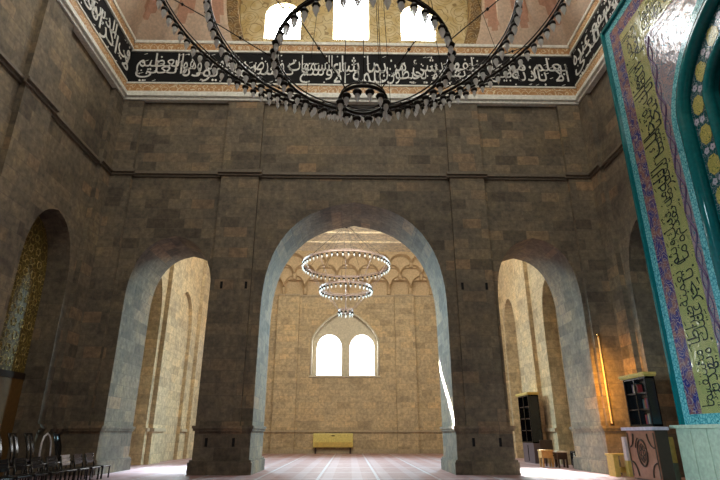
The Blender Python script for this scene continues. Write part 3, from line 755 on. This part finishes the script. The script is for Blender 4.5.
bm_ = [plain('book_cover_%d' % i, c, .5) for i, c in enumerate(bcol)]
names = ['red', 'brown', 'dark blue', 'tan', 'purple']
for sh, zz_ in enumerate((1.69, 2.17, 2.68)):
    for k in range(5):
        ci = (k+sh*2+1) % 5
        y = 17.2+k*.075+(.62 if sh == 2 else .1)
        m = MB(); m.box(9.62, y, zz_, 9.78, y+.055, zz_+.26+.03*(k % 3))
        o = m.build('book', bm_[ci])
        tag(o, '%s book on the %s shelf of the black glazed bookcase' % (names[ci], ('lowest', 'middle', 'top')[sh]), 'book', 'books in the glazed bookcase')

# stools
def stool(loc, rz, label, wx, wy, h, top, leg, cat='stool', cushion=False):
    r = thing('stool', loc, rz, label, cat)
    m = MB(); m.box(-wx/2, -wy/2, h-.06, wx/2, wy/2, h); m.build('seat', top, r, .012)
    m = MB(); m.box(-wx/2+.03, -wy/2+.03, h-.34, wx/2-.05, wy/2-.03, h-.06); m.build('apron', leg, r)
    for sx in (-1, 1):
        for sy in (-1, 1):
            m = MB(); m.box(sx*(wx/2-.07)-.035, sy*(wy/2-.07)-.035, 0, sx*(wx/2-.07)+.035, sy*(wy/2-.07)+.035, h-.06); m.build('leg', leg, r)
    return r
def bench_box(loc, label, wx, wy, h):
    r = thing('bench', loc, 0, label, 'bench')
    m = MB(); m.box(-wx/2, -wy/2, h-.07, wx/2, wy/2, h); m.build('seat', YELLOWW, r, .01)
    for s in (-1, 1):
        m = MB(); m.box(s*(wx/2-.12)-.09, -wy/2+.05, 0, s*(wx/2-.12)+.09, wy/2-.05, h-.07); m.build('side_panel', YELLOWW, r, .01)
    m = MB(); m.box(-wx/2+.1, -.03, .12, wx/2-.1, .03, .3); m.build('stretcher', YELLOWW, r)
bench_box((9.55, 19.75, 0), 'yellow painted bench in the warm lit corner left of the carved cabinet', .72, .6, .74)
bx = thing('storage_box', (9.98, 17.45, 0), 0, 'narrow yellow box on a dark stand squeezed between the carved cabinet and the marble plinth', 'box')
m = MB(); m.box(-.1, -.2, .55, .18, .2, 1.3); m.build('box_body', YELLOWW, bx, .01)
m = MB(); m.box(-.1, -.2, 0, .18, .2, .54); m.build('stand', plain('grey_green_board', (.16, .2, .15), .5), bx)
stool((8.82, 25.1, 0), 0, 'orange-brown wooden stool beside the rear bookcase, leftmost of the seats in the right arch', .56, .5, .72, LIGHTW, LIGHTW)
stool((9.36, 24.75, 0), 0, 'pale-topped stool between the orange-brown stool and the black pouffe', .5, .5, .68, plain('pale_top', (.6, .56, .46), .4), DARKW)
pf = thing('pouffe', (9.82, 24.1, 0), 0, 'black upholstered pouffe with chrome edge against the right arch jamb', 'stool')
m = MB(); m.box(-.2, -.25, .1, .26, .25, .7); m.build('cushion', BLACKW, pf, .05)
m = MB(); m.tube([(-.22, -.26, .02), (-.25, -.27, .35), (-.22, -.26, .62)], .035, 8); m.build('edge_tube', CHROME, pf)
for sx in (-.14, .16):
    for sy in (-.18, .18):
        m = MB(); m.box(sx-.02, sy-.02, 0, sx+.02, sy+.02, .1); m.build('leg', CHROME, pf)

def chair(loc, rz, label, group, h=.82, seat=.42, wd=.58, mat=BLACKW, name='chair', slats=3):
    r = thing(name, loc, rz, label, 'chair', group)
    s = wd/2; lean = .08
    m = MB(); m.box(-s, -s, seat-.05, s, s, seat); m.build('seat', mat, r, .015)
    for x in (-s+.03, s-.03):
        m = MB(); m.box(x-.022, s-.05, 0, x+.022, s-.006, seat-.05); m.build('leg', mat, r)
        m = MB(); m.tube([(x, -s+.03, 0), (x, -s+.03, seat), (x, -s-lean, h)], .024, 6); m.build('leg', mat, r)
    m = MB()
    for k in range(slats):
        z = seat+(h-seat)*(.38+.56*k/max(1, slats-1)); y = -s+.03-(lean+.03)*(z-seat)/(h-seat)
        m.box(-s+.03, y-.012, z-.05, s-.03, y+.012, z+.045)
    m.build('backrest', mat, r)
    return r
# row of black chairs along the left edge, facing the middle of the hall
dch = thing('chair', (9.25, 25.9, 0), 0, 'dark brown chair with a solid square back behind the stools in the right arch', 'chair')
m = MB(); m.box(-.28, -.28, .42, .28, .28, .5); m.build('seat', DARKW, dch, .01)
m = MB(); m.box(-.28, .22, .5, .32, .28, 1.12); m.build('backrest', DARKW, dch, .02)
for sx in (-.24, .24):
    for sy in (-.24, .24):
        m = MB(); m.box(sx-.03, sy-.03, 0, sx+.03, sy+.03, .42); m.build('leg', DARKW, dch)
first = None
cl = ['nearest chair of the low black row at the left edge', 'second', 'third', 'fourth', 'fifth', 'sixth', 'seventh', 'last']
desc = ['low black chair cut by the left edge of the picture, first of its row',
        'low black chair second from the left edge in the front row',
        'low black chair third from the left edge in the front row',
        'low black chair under the white hoop chair in the front row',
        'low black chair just right of the white hoop in the front row',
        'low black chair with pale backrest slats in the front row',
        'low black chair second from the right end of the front row',
        'low black chair at the right end of the front row, nearest the arch']
for i in range(8):
    y = 13.7+i*.79
    if first is None: first = chair((-8.5, y, 0), -pi/2, desc[0], 'low black chairs at the left', .76, .40, .60); o = first
    else: o = copy_tree(first); o.location = (-8.5, y, 0); o['label'] = desc[i]
    if i == 5:
        for c in [x for x in bpy.data.objects if x.parent == o and x.name.startswith('backrest')]:
            c.data = c.data.copy(); c.data.materials[0] = WHITEP; c['label'] = 'pale slatted backrest'  # glints on the black slats are put in as white enamel
# tall backed chairs against the left wall
first = None
td = ['tall black chair by the left wall, cut by the picture edge', 'tall black chair second from the left edge by the wall', 'tall black chair third from the left edge, left of the white hoop',
      'tall black chair right of the white hoop by the wall']
ys = [16.35, 17.15, 18.0, 19.7]
def tallchair(loc, label):
    r = thing('high_backed_chair', loc, -pi/2, label, 'chair', 'high-backed chairs by the left wall')
    m = MB(); m.box(-.24, -.2, .46, .24, .28, .52); m.build('seat', BLACKW, r, .02)
    m = MB(); pr = []
    for k in range(9):
        z = .5+k*.115; pr.append((-.2-.02*k+.05*sin(k*.5), z))
    vs = []; fs = []
    for (y, z) in pr:
        wv = .17+.05*(z-.5)
        for u in (-1, -.5, 0, .5, 1): vs.append((wv*u, y-.05*(1-u*u), z))
        for u in (1, .5, 0, -.5, -1): vs.append((wv*u, y-.05*(1-u*u)-.03, z))
    for k in range(8):
        for j in range(10): fs.append((k*10+j, k*10+(j+1) % 10, (k+1)*10+(j+1) % 10, (k+1)*10+j))
    fs += [tuple(range(10)), tuple(80+j for j in range(10))]
    m.sm = True; m.faces(vs, fs); m.build('backrest', BLACKW, r)
    for x in (-.2, .2):
        for y in (-.17, .24):
            m = MB(); m.tube([(x, y, 0), (x, y, .47)], .022, 6); m.build('leg', BLACKW, r)
    return r
for i, y in enumerate(ys):
    if first is None: first = tallchair((-9.95, y, 0), td[0])
    else: o = copy_tree(first); o.location = (-9.95, y, 0); o['label'] = td[i]
hc = thing('hoop_chair', (-9.95, 18.9, 0), -pi/2, 'black chair with a shining white hoop back among the high-backed chairs by the left wall', 'chair')
m = MB(); m.box(-.26, -.2, .46, .26, .28, .52); m.build('seat', BLACKW, hc, .02)
m = MB(); m.tube([(-.3, -.2, .45), (-.32, -.24, .8), (-.28, -.26, 1.12), (-.17, -.28, 1.32), (0, -.28, 1.4), (.17, -.28, 1.32), (.28, -.26, 1.12), (.32, -.24, .8), (.3, -.2, .45)], .03, 8); m.build('hoop_back', WHITEP, hc)
for x in (-.2, .2):
    for y in (-.17, .24):
        m = MB(); m.tube([(x, y, 0), (x, y, .47)], .022, 6); m.build('leg', BLACKW, hc)

# air conditioner on the far wall
ac = thing('air_conditioner', (-1.27, FAR-.35, 0), 0, 'wide cream air conditioner standing at the far wall under the twin window', 'air conditioner')
m = MB(); m.box(-1.5, 0, .42, 1.5, .33, 1.42); m.build('body', ACW, ac, .05)
m = MB(); m.box(-1.42, -.03, .48, 1.42, 0, .80); 
m.build('front_flap', YELLOWW, ac)
m = MB(); m.box(-.12, -.02, 1.22, .12, 0, 1.28); m.build('badge', BLACKW, ac)
for x in (-1.3, 1.3):
    m = MB(); m.box(x-.06, .05, 0, x+.06, .28, .42); m.build('foot', DARKW, ac)

# warm tube lamp on the corner pilaster
tl = thing('tube_lamp', (9.86, D-.08, 0), 0, 'slender warm tube lamp with a round knob on the right corner pilaster', 'lamp')
m = MB(); m.tube([(0, 0, 1.75), (0, 0, 5.0)], .028, 10); m.build('light_tube', plain('warm_tube', (.9, .6, .25), .4, 0, (1, .50, .14), .55), tl)
m = MB(); m.lathe([(.02, 4.98), (.06, 5.03), (.07, 5.1), (.03, 5.16)], 10); m.build('knob', GOLDL, tl)
m = MB(); m.box(-.06, -.02, 1.70, .06, .055, 1.76); m.build('bracket', GOLDL, tl)
pl = bpy.data.lights.new('tube_lamp_light', 'AREA'); pl.shape = 'RECTANGLE'; pl.size = .3; pl.size_y = 2.6; pl.energy = 80; pl.color = (1, .43, .04)
po = bpy.data.objects.new('tube_lamp_light', pl); C.objects.link(po); po.location = (9.15, 19.75, 3.0)
po.rotation_euler = (Vector((10.5, 20.9, 2.4))-Vector(po.location)).to_track_quat('-Z', 'Y').to_euler()
